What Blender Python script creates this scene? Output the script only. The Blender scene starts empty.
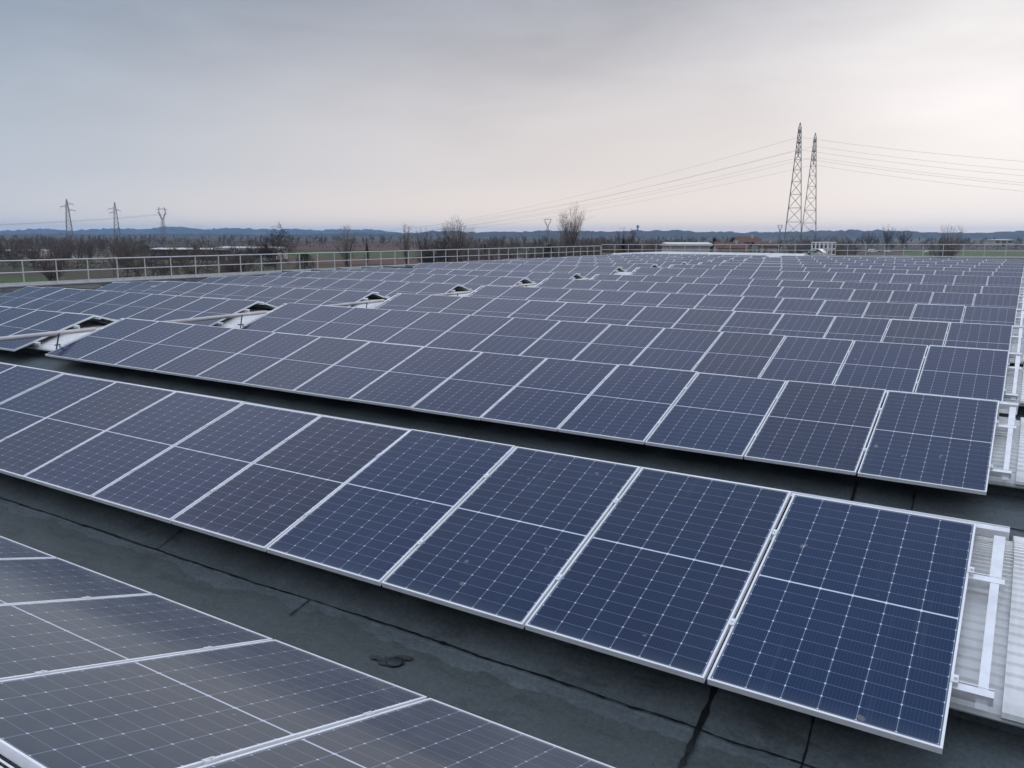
import bpy, math, random
import numpy as np
from mathutils import Vector, Matrix

random.seed(7)
rng = np.random.default_rng(7)
R = math.radians
SC = bpy.context.scene
COL = SC.collection

# ------------------------------------------------------------------ camera
F_PX = 814.55
PITCH, YAW, ROLL = 0.1818, 0.5588, 0.0035
EYE = Vector((0.563, -5.339, 1.648))
fwd = Vector((-math.sin(YAW) * math.cos(PITCH), math.cos(YAW) * math.cos(PITCH), -math.sin(PITCH)))
rgt = Vector((math.cos(YAW), math.sin(YAW), 0))
upv = rgt.cross(fwd)
rgt2 = rgt * math.cos(ROLL) + upv * math.sin(ROLL)
upv2 = upv * math.cos(ROLL) - rgt * math.sin(ROLL)
cam_data = bpy.data.cameras.new('camera')
cam = bpy.data.objects.new('camera', cam_data)
COL.objects.link(cam)
cam_data.sensor_width = 36
cam_data.lens = F_PX / 1024 * 36
cam_data.clip_start = 0.05
cam_data.clip_end = 30000
m = Matrix((rgt2, upv2, -fwd)).transposed().to_4x4()
m.translation = EYE
cam.matrix_world = m
SC.camera = cam

# ------------------------------------------------------------------ world, sun, exposure
SUN_AZ = R(1)            # sun direction, measured from +Y towards -X (behind thin cloud, right of the picture)
SUN_EL = R(7.5)
SKY_STRENGTH = 0.1
sun_dir = Vector((-math.sin(SUN_AZ) * math.cos(SUN_EL), math.cos(SUN_AZ) * math.cos(SUN_EL), math.sin(SUN_EL)))
world = bpy.data.worlds.new('World')
SC.world = world
world.use_nodes = True


class NT:
    """small helper to write node trees tersely"""
    def __init__(s, tree):
        s.t = tree
        s.t.nodes.clear()

    def n(s, typ, **kw):
        nd = s.t.nodes.new(typ)
        for k, v in kw.items():
            setattr(nd, k, v)
        return nd

    def put(s, sock, v):
        if isinstance(v, bpy.types.NodeSocket):
            s.t.links.new(v, sock)
        elif v is not None:
            if sock.type in ('RGBA',) and len(v) == 3:
                v = (*v, 1)
            sock.default_value = v

    def math(s, op, a, b=None, c=None, clamp=False):
        nd = s.n('ShaderNodeMath', operation=op, use_clamp=clamp)
        for i, v in enumerate((a, b, c)):
            if v is not None:
                s.put(nd.inputs[i], v)
        return nd.outputs[0]

    def mix(s, fac, a, b, blend='MIX'):
        nd = s.n('ShaderNodeMix', data_type='RGBA', blend_type=blend)
        s.put(nd.inputs[0], fac)
        s.put(nd.inputs[6], a)
        s.put(nd.inputs[7], b)
        return nd.outputs[2]

    def ss(s, v, lo, hi):
        nd = s.n('ShaderNodeMapRange', interpolation_type='SMOOTHSTEP')
        s.put(nd.inputs[0], v)
        s.put(nd.inputs[1], lo)
        s.put(nd.inputs[2], hi)
        return nd.outputs[0]

    def noise(s, vec, scale, detail=4, rough=0.55, dist=0.0):
        nd = s.n('ShaderNodeTexNoise')
        if vec is not None:
            s.put(nd.inputs['Vector'], vec)
        nd.inputs['Scale'].default_value = scale
        nd.inputs['Detail'].default_value = detail
        nd.inputs['Roughness'].default_value = rough
        nd.inputs['Distortion'].default_value = dist
        return nd.outputs[0]

    def dot(s, vec, d):
        nd = s.n('ShaderNodeVectorMath', operation='DOT_PRODUCT')
        s.put(nd.inputs[0], vec)
        nd.inputs[1].default_value = d
        return nd.outputs['Value']

    def mapping(s, vec, scale):
        nd = s.n('ShaderNodeMapping')
        s.put(nd.inputs[0], vec)
        nd.inputs['Scale'].default_value = scale
        return nd.outputs[0]


W = NT(world.node_tree)
out = W.n('ShaderNodeOutputWorld')
bg = W.n('ShaderNodeBackground')
bg.inputs[1].default_value = SKY_STRENGTH
W.t.links.new(bg.outputs[0], out.inputs[0])
sky = W.n('ShaderNodeTexSky', sky_type='NISHITA')
sky.sun_disc = False
sky.sun_elevation = SUN_EL
sky.sun_rotation = -SUN_AZ
sky.dust_density = 3
tc = W.n('ShaderNodeTexCoord').outputs['Generated']
sep = W.n('ShaderNodeSeparateXYZ')
W.put(sep.inputs[0], tc)
elev = W.math('MAXIMUM', sep.outputs[2], 0.0)
csun = W.dot(tc, tuple(sun_dir))
# overcast layer: pale warm band near the horizon, blue-grey higher up, bright where the sun stands behind the cloud
hi = W.ss(elev, 0.02, 0.31)
away = W.ss(csun, 0.97, 0.40)
low_c = W.mix(away, (0.85, 0.775, 0.735), (0.535, 0.585, 0.655))
high_c = W.mix(away, (0.40, 0.418, 0.475), (0.245, 0.315, 0.415))
cl = W.mix(hi, low_c, high_c)
# warm pale strip where the cloud base lifts off the horizon
strip = W.math('MULTIPLY', W.ss(elev, 0.075, 0.0), W.math('SUBTRACT', 0.85, W.math('MULTIPLY', away, 0.6)))
cl = W.mix(strip, cl, (1.02, 0.87, 0.74))
glow = W.math('POWER', W.math('MAXIMUM', csun, 0.0), 30.0)
cl = W.mix(W.math('MULTIPLY', glow, 0.58), cl, (1.0, 0.965, 0.95))
halo = W.math('POWER', W.math('MAXIMUM', csun, 0.0), 120.0)
cl = W.mix(W.math('MULTIPLY', halo, 0.40), cl, (1.02, 0.995, 1.0))
# overhead the cloud deck is brighter, as under any overcast
cl = W.mix(W.ss(elev, 0.28, 0.56), cl, (0.97, 0.99, 1.14))
cl = W.mix(W.ss(elev, 0.60, 0.92), cl, (0.90, 1.06, 1.36))
n1 = W.noise(W.mapping(tc, (1, 1, 3.2)), 1.9, 4, 0.5, 0.5)
n2 = W.noise(W.mapping(tc, (1, 1, 5.0)), 4.2, 6, 0.55, 0.5)
nf = W.math('ADD', W.math('MULTIPLY', n1, 0.65), W.math('MULTIPLY', n2, 0.35))
amp = W.ss(elev, 0.02, 0.25)
var = W.math('ADD', 1.0, W.math('MULTIPLY', W.math('SUBTRACT', nf, 0.5), W.math('MULTIPLY', amp, 0.9)))
vn = W.n('ShaderNodeVectorMath', operation='SCALE')
W.put(vn.inputs[0], cl)
W.put(vn.inputs['Scale'], W.math('MULTIPLY', var, 1.0 / SKY_STRENGTH))
W.put(bg.inputs[0], W.mix(0.993, sky.outputs[0], vn.outputs[0]))

sun_data = bpy.data.lights.new('sun', 'SUN')
sun_data.energy = 0.6
sun_data.angle = R(25)
sun_data.color = (1.0, 0.97, 0.94)
sun = bpy.data.objects.new('sun', sun_data)
COL.objects.link(sun)
sun.rotation_euler = sun_dir.to_track_quat('Z', 'Y').to_euler()

SC.view_settings.view_transform = 'Standard'
SC.view_settings.look = 'None'
SC.view_settings.exposure = 0.0
SC.view_settings.gamma = 1.0
SC.view_settings.use_curve_mapping = False
SC.render.engine = 'CYCLES'
SC.cycles.use_denoising = True
SC.cycles.max_bounces = 6
SC.cycles.volume_bounces = 1
SC.cycles.caustics_reflective = False


# ------------------------------------------------------------------ helpers
def material(name, col, rough=0.6, metal=0.0, var=0.0, scale=5.0, bump=0.0, spec=0.5, col2=None, coords='Object', bscale=None):
    mt = bpy.data.materials.new(name)
    mt.use_nodes = True
    n = NT(mt.node_tree)
    o = n.n('ShaderNodeOutputMaterial')
    b = n.n('ShaderNodeBsdfPrincipled')
    n.t.links.new(b.outputs[0], o.inputs[0])
    b.inputs['Roughness'].default_value = rough
    b.inputs['Metallic'].default_value = metal
    b.inputs['Specular IOR Level'].default_value = spec
    if var or col2:
        vec = n.n('ShaderNodeTexCoord').outputs[coords]
        f = n.noise(vec, scale, 6, 0.6)
        f = n.ss(f, 0.3, 0.7)
        c2 = col2 or tuple(c * (1 - var) for c in col)
        n.put(b.inputs['Base Color'], n.mix(f, col, c2))
    else:
        b.inputs['Base Color'].default_value = (*col, 1)
    if bump:
        vec = n.n('ShaderNodeTexCoord').outputs[coords]
        bp = n.n('ShaderNodeBump')
        bp.inputs['Strength'].default_value = bump
        bp.inputs['Distance'].default_value = 0.01
        n.put(bp.inputs['Height'], n.noise(vec, bscale or scale * 6, 4, 0.6))
        n.t.links.new(bp.outputs[0], b.inputs['Normal'])
    return mt


def link(name, data, parent=None):
    o = bpy.data.objects.new(name, data)
    COL.objects.link(o)
    if parent is not None:
        o.parent = parent
    return o


def tag(o, label=None, cat=None, group=None, kind=None):
    for k, v in (('label', label), ('category', cat), ('group', group), ('kind', kind)):
        if v:
            o[k] = v
    return o


def thing(name, label, cat, loc=(0, 0, 0), rz=0.0, group=None):
    o = link(name, None)
    o.location = loc
    o.rotation_euler = (0, 0, rz)
    return tag(o, label, cat, group)


class MB:
    """collects vertices and faces; build() links them as one mesh object"""
    def __init__(s):
        s.v, s.f, s.mi = [], [], []

    def face(s, pts, mi=0):
        i = len(s.v)
        s.v.extend(pts)
        s.f.append(tuple(range(i, i + len(pts))))
        s.mi.append(mi)

    def hexa(s, p, mi=0):
        i = len(s.v)
        s.v.extend(p)
        for q in ((0, 3, 2, 1), (4, 5, 6, 7), (0, 1, 5, 4), (1, 2, 6, 5), (2, 3, 7, 6), (3, 0, 4, 7)):
            s.f.append(tuple(i + k for k in q))
            s.mi.append(mi)

    def box(s, lo, hi, mi=0):
        a, b = lo, hi
        s.hexa([(a[0], a[1], a[2]), (b[0], a[1], a[2]), (b[0], b[1], a[2]), (a[0], b[1], a[2]),
                (a[0], a[1], b[2]), (b[0], a[1], b[2]), (b[0], b[1], b[2]), (a[0], b[1], b[2])], mi)

    def bar(s, a, b, w, h=None, up=(0, 0, 1), mi=0, w2=None):
        """rectangular bar from a to b"""
        a, b = Vector(a), Vector(b)
        h = h or w
        k = (w2 / w) if w2 else 1
        d = (b - a).normalized()
        x = d.cross(Vector(up))
        if x.length < 1e-4:
            x = d.cross(Vector((1, 0, 0)))
        x.normalize()
        y = x.cross(d)
        q = [(-1, -1), (1, -1), (1, 1), (-1, 1)]
        s.hexa([tuple(a + x * (i * w / 2) + y * (j * h / 2)) for i, j in q] +
               [tuple(b + x * (i * w * k / 2) + y * (j * h * k / 2)) for i, j in q], mi)

    def tube(s, pts, rad, seg=8, mi=0, caps=True):
        pts = [Vector(p) for p in pts]
        rads = rad if isinstance(rad, (list, tuple)) else [rad] * len(pts)
        base = len(s.v)
        ref = Vector((0.13, 0.31, 0.94))
        for i, p in enumerate(pts):
            d = (pts[min(i + 1, len(pts) - 1)] - pts[max(i - 1, 0)]).normalized()
            x = d.cross(ref)
            if x.length < 1e-3:
                x = d.cross(Vector((1, 0, 0)))
            x.normalize()
            y = d.cross(x)
            for k in range(seg):
                a = 2 * math.pi * k / seg
                s.v.append(tuple(p + (x * math.cos(a) + y * math.sin(a)) * rads[i]))
        for i in range(len(pts) - 1):
            for k in range(seg):
                k2 = (k + 1) % seg
                s.f.append((base + i * seg + k, base + i * seg + k2, base + (i + 1) * seg + k2, base + (i + 1) * seg + k))
                s.mi.append(mi)
        if caps:
            s.f.append(tuple(base + k for k in reversed(range(seg))))
            s.f.append(tuple(base + (len(pts) - 1) * seg + k for k in range(seg)))
            s.mi += [mi, mi]

    def mesh(s, name, mats, smooth=False):
        me = bpy.data.meshes.new(name)
        me.from_pydata([tuple(v) for v in s.v], [], s.f)
        for mt in (mats if isinstance(mats, (list, tuple)) else [mats]):
            me.materials.append(mt)
        if any(s.mi):
            me.polygons.foreach_set('material_index', s.mi)
        if smooth:
            me.polygons.foreach_set('use_smooth', [True] * len(me.polygons))
        me.update()
        return me

    def build(s, name, mats, parent=None, smooth=False):
        return link(name, s.mesh(name, mats, smooth), parent)


def view_point(px, dist, z):
    """ground-plan position at a forward distance along the sight line through picture column px"""
    f2 = Vector((fwd.x, fwd.y, 0)).normalized()
    r2 = Vector((rgt.x, rgt.y, 0))
    # forward distance here is along the optical axis; flat approximation of the ground plan
    p = EYE + f2 * dist + r2 * ((px - 512) / F_PX * dist * math.cos(PITCH))
    return Vector((p.x, p.y, z))


HOR = 235.2


def height_at(py, dist, px=512):
    return EYE.z + (HOR + (px - 512) * ROLL - py) / F_PX * dist * math.cos(PITCH) ** 2


ORD = ['', 'first', 'second', 'third', 'fourth', 'fifth', 'sixth', 'seventh', 'eighth', 'ninth', 'tenth', 'eleventh',
       'twelfth', 'thirteenth', 'fourteenth', 'fifteenth', 'sixteenth', 'seventeenth']

# ------------------------------------------------------------------ materials
M = {}
M['alu'] = material('anodised_aluminium', (0.80, 0.81, 0.82), 0.36, 0.25, 0.16, 9)
M['frame'] = material('panel_frame_aluminium', (0.86, 0.87, 0.88), 0.45, 0.0, 0.12, 5)
M['backsheet'] = material('panel_backsheet', (0.35, 0.36, 0.37), 0.6)
M['galv'] = material('galvanised_rail', (0.70, 0.70, 0.69), 0.5, 0.25, 0.18, 3)
M['pipe'] = material('pale_pipe', (0.62, 0.58, 0.57), 0.45, 0, 0.15, 4)
M['bolt'] = material('dark_steel', (0.05, 0.05, 0.055), 0.5, 0.6)


def vault_material():
    mt = bpy.data.materials.new('ribbed_white_sheet')
    mt.use_nodes = True
    n = NT(mt.node_tree)
    o = n.n('ShaderNodeOutputMaterial')
    b = n.n('ShaderNodeBsdfPrincipled')
    n.t.links.new(b.outputs[0], o.inputs[0])
    vec = n.n('ShaderNodeTexCoord').outputs['Object']
    f = n.ss(n.noise(vec, 2.2, 6, 0.65, 0.4), 0.42, 0.72)
    st = n.ss(n.noise(n.mapping(vec, (9, 0.8, 1)), 1.0, 5, 0.6), 0.5, 0.75)
    c = n.mix(f, (0.76, 0.765, 0.75), (0.58, 0.585, 0.56))
    c = n.mix(n.math('MULTIPLY', st, 0.35), c, (0.42, 0.42, 0.39))
    sv = n.n('ShaderNodeSeparateXYZ')
    n.put(sv.inputs[0], vec)
    lapd = n.math('PINGPONG', n.math('ADD', sv.outputs[0], 100.30), 0.55)
    lap = n.math('LESS_THAN', lapd, 0.0035)
    c = n.mix(n.math('MULTIPLY', lap, 0.7), c, (0.22, 0.22, 0.21))
    sy = n.math('PINGPONG', n.math('ADD', sv.outputs[1], 200.0), 0.0671)
    sx = n.math('PINGPONG', n.math('ADD', sv.outputs[0], 100.33), 0.275)
    screw = n.math('LESS_THAN', n.math('ADD', n.math('MULTIPLY', sx, sx), n.math('MULTIPLY', sy, sy)), 0.00008)
    c = n.mix(n.math('MULTIPLY', screw, 0.8), c, (0.20, 0.20, 0.20))
    run = n.ss(n.noise(n.mapping(vec, (14, 1.6, 1)), 1.0, 6, 0.65), 0.52, 0.72)
    c = n.mix(n.math('MULTIPLY', run, 0.30), c, (0.45, 0.44, 0.40))
    n.put(b.inputs['Base Color'], c)
    b.inputs['Roughness'].default_value = 0.42
    return mt


M['vault'] = vault_material()


def bitumen_material():
    mt = bpy.data.materials.new('bitumen_membrane')
    mt.use_nodes = True
    n = NT(mt.node_tree)
    o = n.n('ShaderNodeOutputMaterial')
    b = n.n('ShaderNodeBsdfPrincipled')
    n.t.links.new(b.outputs[0], o.inputs[0])
    vec = n.n('ShaderNodeTexCoord').outputs['Object']
    sp = n.n('ShaderNodeSeparateXYZ')
    n.put(sp.inputs[0], vec)
    big = n.noise(vec, 0.9, 5, 0.6, 0.3)
    fine = n.noise(vec, 260, 2, 0.6)
    mid = n.noise(vec, 7, 6, 0.68, 0.2)
    c = n.mix(n.ss(big, 0.3, 0.7), (0.106, 0.130, 0.138), (0.072, 0.090, 0.096))
    c = n.mix(n.math('MULTIPLY', n.ss(mid, 0.45, 0.75), 0.45), c, (0.145, 0.165, 0.17))
    # dried-out tide line of standing water along the valley: dust lies above it, darker silt below it
    wob = n.math('MULTIPLY', n.math('SUBTRACT', n.noise(n.mapping(vec, (2.2, 0.2, 1)), 1.0, 6, 0.62), 0.5), 0.34)
    yy = n.math('ADD', sp.outputs[1], wob)
    per = n.math('PINGPONG', n.math('ADD', yy, 2.11), 2.11)
    silt = n.ss(per, 0.372, 0.362)
    c = n.mix(n.math('MULTIPLY', silt, 0.80), c, (0.060, 0.070, 0.069))
    spots = n.ss(n.noise(vec, 24, 3, 0.6), 0.64, 0.72)
    c = n.mix(n.math('MULTIPLY', spots, 0.35), c, (0.022, 0.026, 0.027))
    blot = n.ss(n.noise(n.mapping(vec, (1, 2.2, 1)), 1.6, 7, 0.7, 0.8), 0.52, 0.66)
    c = n.mix(n.math('MULTIPLY', blot, 0.40), c, (0.030, 0.035, 0.037))
    coarse = n.noise(vec, 38, 4, 0.8)
    grain = n.math('ADD', 0.05, n.math('ADD', n.math('MULTIPLY', fine, 0.5), n.math('MULTIPLY', coarse, 1.4)))
    v = n.n('ShaderNodeVectorMath', operation='SCALE')
    n.put(v.inputs[0], c)
    n.put(v.inputs['Scale'], grain)
    n.put(b.inputs['Base Color'], v.outputs[0])
    b.inputs['Roughness'].default_value = 0.75
    b.inputs['Specular IOR Level'].default_value = 0.4
    bp = n.n('ShaderNodeBump')
    bp.inputs['Strength'].default_value = 0.6
    bp.inputs['Distance'].default_value = 0.006
    n.put(bp.inputs['Height'], n.math('ADD', n.noise(vec, 180, 3, 0.7), n.math('MULTIPLY', n.noise(vec, 5, 4, 0.6), 3.0)))
    n.t.links.new(bp.outputs[0], b.inputs['Normal'])
    return mt


M['bitumen'] = bitumen_material()
M['tar'] = material('bitumen_bleed', (0.010, 0.012, 0.013), 0.45, 0, 0.4, 20)

PW, PL = 1.040, 1.710          # panel size; grid pitch along the row 1.058
PITCH_X = 1.058
NCX, NCY = 6, 20


def cell_material(name, film):
    mt = bpy.data.materials.new(name)
    mt.use_nodes = True
    n = NT(mt.node_tree)
    o = n.n('ShaderNodeOutputMaterial')
    b = n.n('ShaderNodeBsdfPrincipled')
    n.t.links.new(b.outputs[0], o.inputs[0])
    uv = n.n('ShaderNodeUVMap', uv_map='UVMap').outputs[0]     # metres from the panel centre
    sp = n.n('ShaderNodeSeparateXYZ')
    n.put(sp.inputs[0], uv)
    u, v = sp.outputs[0], sp.outputs[1]
    av = n.math('ABSOLUTE', v)
    mx, my, midg = 0.018, 0.020, 0.006
    pu = (PW - 2 * mx) / NCX
    pv = (PL / 2 - my - midg) / (NCY / 2)
    au = n.math('ABSOLUTE', u)
    # distance to the nearest vertical and horizontal gap between cells
    du = n.math('PINGPONG', u, pu / 2)                 # 0 on the vertical lines (u = 0, +-pu ..)
    du = n.math('PINGPONG', n.math('ADD', u, 20 * pu), pu / 2)
    dv = n.math('PINGPONG', n.math('SUBTRACT', av, midg), pv / 2)
    vline = n.math('LESS_THAN', du, 0.0017)
    hline = n.math('LESS_THAN', dv, 0.0013)
    dia = n.math('LESS_THAN', n.math('ADD', du, dv), 0.0066)
    mid = n.math('LESS_THAN', av, midg * 0.75)
    border = n.math('MAXIMUM', n.math('GREATER_THAN', au, PW / 2 - mx + 0.001), n.math('GREATER_THAN', av, PL / 2 - my + 0.001))
    bus = n.math('LESS_THAN', n.math('PINGPONG', n.math('ADD', u, 20 * pu + pu / 20), pu / 20), 0.0007)
    rnd = n.math('FRACT', n.math('ADD', n.n('ShaderNodeObjectInfo').outputs['Random'], n.n('ShaderNodeNewGeometry').outputs['Random Per Island']))
    cw = n.n('ShaderNodeTexWhiteNoise', noise_dimensions='3D')
    comb = n.n('ShaderNodeCombineXYZ')
    n.put(comb.inputs[0], n.math('FLOOR', n.math('DIVIDE', u, pu)))
    n.put(comb.inputs[1], n.math('FLOOR', n.math('DIVIDE', v, pv)))
    n.put(comb.inputs[2], rnd)
    n.put(cw.inputs['Vector'], comb.outputs[0])
    c = n.mix(n.ss(rnd, 0.5, 1.0), *(((0.0008, 0.0180, 0.064), (0.0045, 0.0155, 0.048)) if film < 0.01 else ((0.0060, 0.0150, 0.037), (0.0075, 0.0150, 0.034))))  # grey variant: tone of the reflected sky painted into the base colour
    c = n.mix(n.math('MULTIPLY', cw.outputs['Value'], 0.30), c, (0.0022, 0.026, 0.082) if film < 0.01 else (0.012, 0.018, 0.034))
    c = n.mix(n.math('MULTIPLY', bus, 0.20), c, (0.16, 0.19, 0.25))
    c = n.mix(n.math('MULTIPLY', hline, 0.60), c, (0.20, 0.26, 0.36))
    c = n.mix(n.math('MULTIPLY', vline, 0.70), c, (0.30, 0.36, 0.46))
    c = n.mix(n.math('MULTIPLY', dia, 0.95), c, (0.58, 0.64, 0.74))
    c = n.mix(mid, c, (0.62, 0.66, 0.74))
    c = n.mix(border, c, (0.12, 0.14, 0.18))
    # thin dust film, thicker towards the lower edge where rain leaves it; the grey variant's film also paints in sky reflection
    geo = n.n('ShaderNodeNewGeometry').outputs['Position']
    d1 = n.ss(n.noise(geo, 1.3, 6, 0.65, 0.5), 0.35, 0.8)
    edge = n.ss(v, -PL / 2 + 0.10, -PL / 2 + 0.015)
    dust_sheen = n.math('ADD', n.math('ADD', film, n.math('MULTIPLY', d1, 0.018 + film * 0.6)), n.math('MULTIPLY', edge, 0.07))
    c = n.mix(dust_sheen, c, (0.27, 0.285, 0.29))
    uvr = n.n('ShaderNodeVectorMath', operation='ADD')
    n.put(uvr.inputs[0], n.mapping(uv, (26, 1.1, 1)))
    comb2 = n.n('ShaderNodeCombineXYZ')
    n.put(comb2.inputs[2], n.math('MULTIPLY', rnd, 60.0))
    n.put(uvr.inputs[1], comb2.outputs[0])
    streak = n.ss(n.noise(uvr.outputs[0], 1.0, 4, 0.6), 0.56, 0.78)
    c = n.mix(n.math('MULTIPLY', streak, 0.055), c, (0.30, 0.31, 0.31))
    drop = n.ss(n.noise(geo, 9.0, 2, 0.4), 0.755, 0.775)
    c = n.mix(n.math('MULTIPLY', drop, 0.35), c, (0.33, 0.29, 0.26))
    n.put(b.inputs['Base Color'], c)
    n.put(b.inputs['Roughness'], n.math('ADD', 0.085, n.math('MULTIPLY', d1, 0.13)))
    b.inputs['IOR'].default_value = 1.31 if film < 0.01 else 1.37
    return mt


M['cells'] = cell_material('solar_cells', 0.002)
M['cells_dust_sheen'] = cell_material('solar_cells_dust_and_sky_sheen', 0.16)  # nearest row: grey sky reflection painted into the colour, along with some dust

# ------------------------------------------------------------------ layout of the roof
TILT = 0.3086
PROW = 4.2205
GAP = 0.0945
X0 = 0.47
NROW = 16
CT, ST = math.cos(TILT), math.sin(TILT)


def lift(row):
    if row == 16:
        return 0.53
    return 0.2 if row >= 9 else (0.05 if row in (7, 8) else 0.0)


def sag(x):
    return -0.045 * max(0.0, -x - 25.0)


def row_y(row):
    return (row - 2) * PROW


# ---------------------------------------------------------------- ground
GZ = -9.0


def ground_material():
    mt = bpy.data.materials.new('winter_ground')
    mt.use_nodes = True
    n = NT(mt.node_tree)
    o = n.n('ShaderNodeOutputMaterial')
    b = n.n('ShaderNodeBsdfPrincipled')
    n.t.links.new(b.outputs[0], o.inputs[0])
    vec = n.n('ShaderNodeTexCoord').outputs['Object']
    f = n.ss(n.noise(vec, 0.006, 8, 0.65), 0.40, 0.62)
    g = n.ss(n.noise(vec, 0.03, 6, 0.65), 0.35, 0.65)
    c = n.mix(f, (0.085, 0.070, 0.050), (0.070, 0.072, 0.040))
    c = n.mix(n.math('MULTIPLY', g, 0.6), c, (0.10, 0.075, 0.058))
    c = n.mix(n.math('MULTIPLY', n.noise(vec, 0.6, 4, 0.7), 0.4), c, (0.045, 0.045, 0.03))
    n.put(b.inputs['Base Color'], c)
    b.inputs['Roughness'].default_value = 0.95
    b.inputs['Specular IOR Level'].default_value = 0.1
    return mt


g = MB()
GN = 96
for i in range(GN):
    a0, a1 = 2 * math.pi * i / GN, 2 * math.pi * (i + 1) / GN
    rr = [0, 200, 1000, 7500]
    for q in range(3):
        p = [(rr[q] * math.cos(a0), rr[q] * math.sin(a0), GZ), (rr[q + 1] * math.cos(a0), rr[q + 1] * math.sin(a0), GZ),
             (rr[q + 1] * math.cos(a1), rr[q + 1] * math.sin(a1), GZ), (rr[q] * math.cos(a1), rr[q] * math.sin(a1), GZ)]
        g.face(p[1:3] + [p[0]] if q == 0 else p)
tag(g.build('ground', ground_material()), kind='structure')

M['grass_field'] = material('grass_field', (0.078, 0.112, 0.040), 0.95, 0, 0, 0.05, 0, 0.1, (0.062, 0.080, 0.036))
M['plough'] = material('ploughed_field', (0.135, 0.072, 0.055), 0.95, 0, 0, 0.06, 0, 0.1, (0.095, 0.060, 0.045))
M['stubble'] = material('stubble_field', (0.16, 0.13, 0.085), 0.95, 0, 0, 0.06, 0, 0.1, (0.11, 0.09, 0.06))


def field(px0, px1, d0, d1, mt, lvl):
    b = MB()
    n = 8
    for i in range(n):
        u0, u1 = px0 + (px1 - px0) * i / n, px0 + (px1 - px0) * (i + 1) / n
        b.face([tuple(view_point(u0, d0, GZ + lvl)), tuple(view_point(u1, d0, GZ + lvl)), tuple(view_point(u1, d1, GZ + lvl)), tuple(view_point(u0, d1, GZ + lvl))])
    tag(b.build('field', mt), kind='structure')


field(-300, 62, 120, 200, M['grass_field'], 0.05)
field(284, 432, 380, 500, M['grass_field'], 0.05)
field(270, 452, 290, 378, M['plough'], 0.10)
field(240, 470, 530, 900, M['plough'], 0.15)
field(430, 660, 250, 330, M['stubble'], 0.05)
field(440, 700, 420, 520, M['grass_field'], 0.15)
field(905, 1300, 400, 600, M['grass_field'], 0.05)
field(850, 1300, 150, 300, M['stubble'], 0.05)
field(20, 230, 300, 420, M['stubble'], 0.05)

# ---------------------------------------------------------------- hills
M['hill_far'] = material('wooded_far_hill', (0.030, 0.042, 0.040), 0.95, 0, 0, 0.006, 0, 0.05, (0.065, 0.065, 0.052))
M['hill_near'] = material('wooded_near_hill', (0.030, 0.036, 0.028), 0.95, 0, 0, 0.012, 0, 0.05, (0.070, 0.060, 0.046))


def ridge(name, prof, dist, depth, mt, rough, step=3):
    """a hill range whose skyline follows (column, row) pairs seen from the roof, with real depth and lumpy slopes"""
    xs = np.arange(prof[0][0], prof[-1][0] + 0.1, step)
    ys = np.interp(xs, [p[0] for p in prof], [p[1] for p in prof]) + 0.28 * np.sin(xs * 0.11 + dist + 2 * np.sin(xs * 0.019)) + 0.4 * np.sin(xs * 0.041 + 2 * dist + np.sin(xs * 0.013))
    b = MB()
    K = 14
    ph = rng.uniform(0, 6.28, 24)
    for i, (x, y) in enumerate(zip(xs, ys)):
        top = height_at(y, dist, x)
        for k in range(K):
            t = k / (K - 1)
            d = dist + (t - 0.55) * depth
            s = math.sin(math.pi * min(1, t / 0.55) / 2) if t < 0.55 else math.cos(math.pi * (t - 0.55) / 0.9)
            h = GZ - 2 + (top - GZ + 2) * max(0, s) ** 1.3
            bump = sum(math.sin(x * 0.021 * (q + 1) + ph[q] + t * 5 * (q % 4 + 1)) / (q + 1.5) for q in range(10))
            fine = sum(math.sin(x * 0.33 * (q + 1) + ph[q + 12] + t * 17 * (q % 3 + 1)) for q in range(5)) / 5
            h += rough * (bump * 0.6 * math.sin(math.pi * t) + (fine * 0.7 + random.gauss(0, 0.75)) * math.sin(math.pi * t) ** 0.5)
            p = view_point(x, d, h)
            b.v.append(tuple(p))
    n = len(xs)
    for i in range(n - 1):
        for k in range(K - 1):
            b.f.append((i * K + k, (i + 1) * K + k, (i + 1) * K + k + 1, i * K + k + 1))
            b.mi.append(0)
    tag(b.build(name, mt, smooth=True), kind='structure')


ridge('hills', [(-260, 232), (-100, 231), (0, 232.5), (40, 231), (75, 231.5), (110, 230), (140, 230.6), (165, 228.3), (185, 228.2), (203, 230.8),
                (225, 229), (255, 229.6), (290, 230), (320, 231.3), (345, 231), (370, 231.8), (400, 234.3), (440, 236)], 6200, 1500, M['hill_far'], 6)
ridge('hills', [(300, 236), (380, 234.6), (420, 233.8), (450, 232.6), (480, 233.4), (512, 233.2), (545, 232.2), (575, 234), (610, 232.4), (640, 231.2), (660, 231),
                (685, 231.6), (705, 233.2), (740, 234.2), (790, 233.2), (820, 231.6), (850, 231.4), (880, 232.4), (920, 233.6),
                (960, 233.5), (1000, 232.6), (1040, 233), (1300, 232)], 3600, 900, M['hill_near'], 4, 4)
ridge('hills', [(-260, 236), (-50, 235.4), (60, 235.8), (150, 235.2), (260, 236), (360, 235.4), (420, 236)], 3300, 700, M['hill_near'], 3, 4)

# ---------------------------------------------------------------- the building we stand on
BX0, BX1, BY0, BY1 = -34.6, 9.0, -13.0, 67.0
VEAVE = 1.14        # half width of a vault
roof = MB()


def valley_profile():
    """(y offset from the valley centre, z)"""
    return [(-1.12, -0.58), (-1.05, -0.70), (-0.72, -0.755), (-0.5, -0.825), (-0.28, -0.86), (0.28, -0.86), (0.5, -0.825), (0.72, -0.755), (1.05, -0.70), (1.12, -0.58)]


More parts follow.
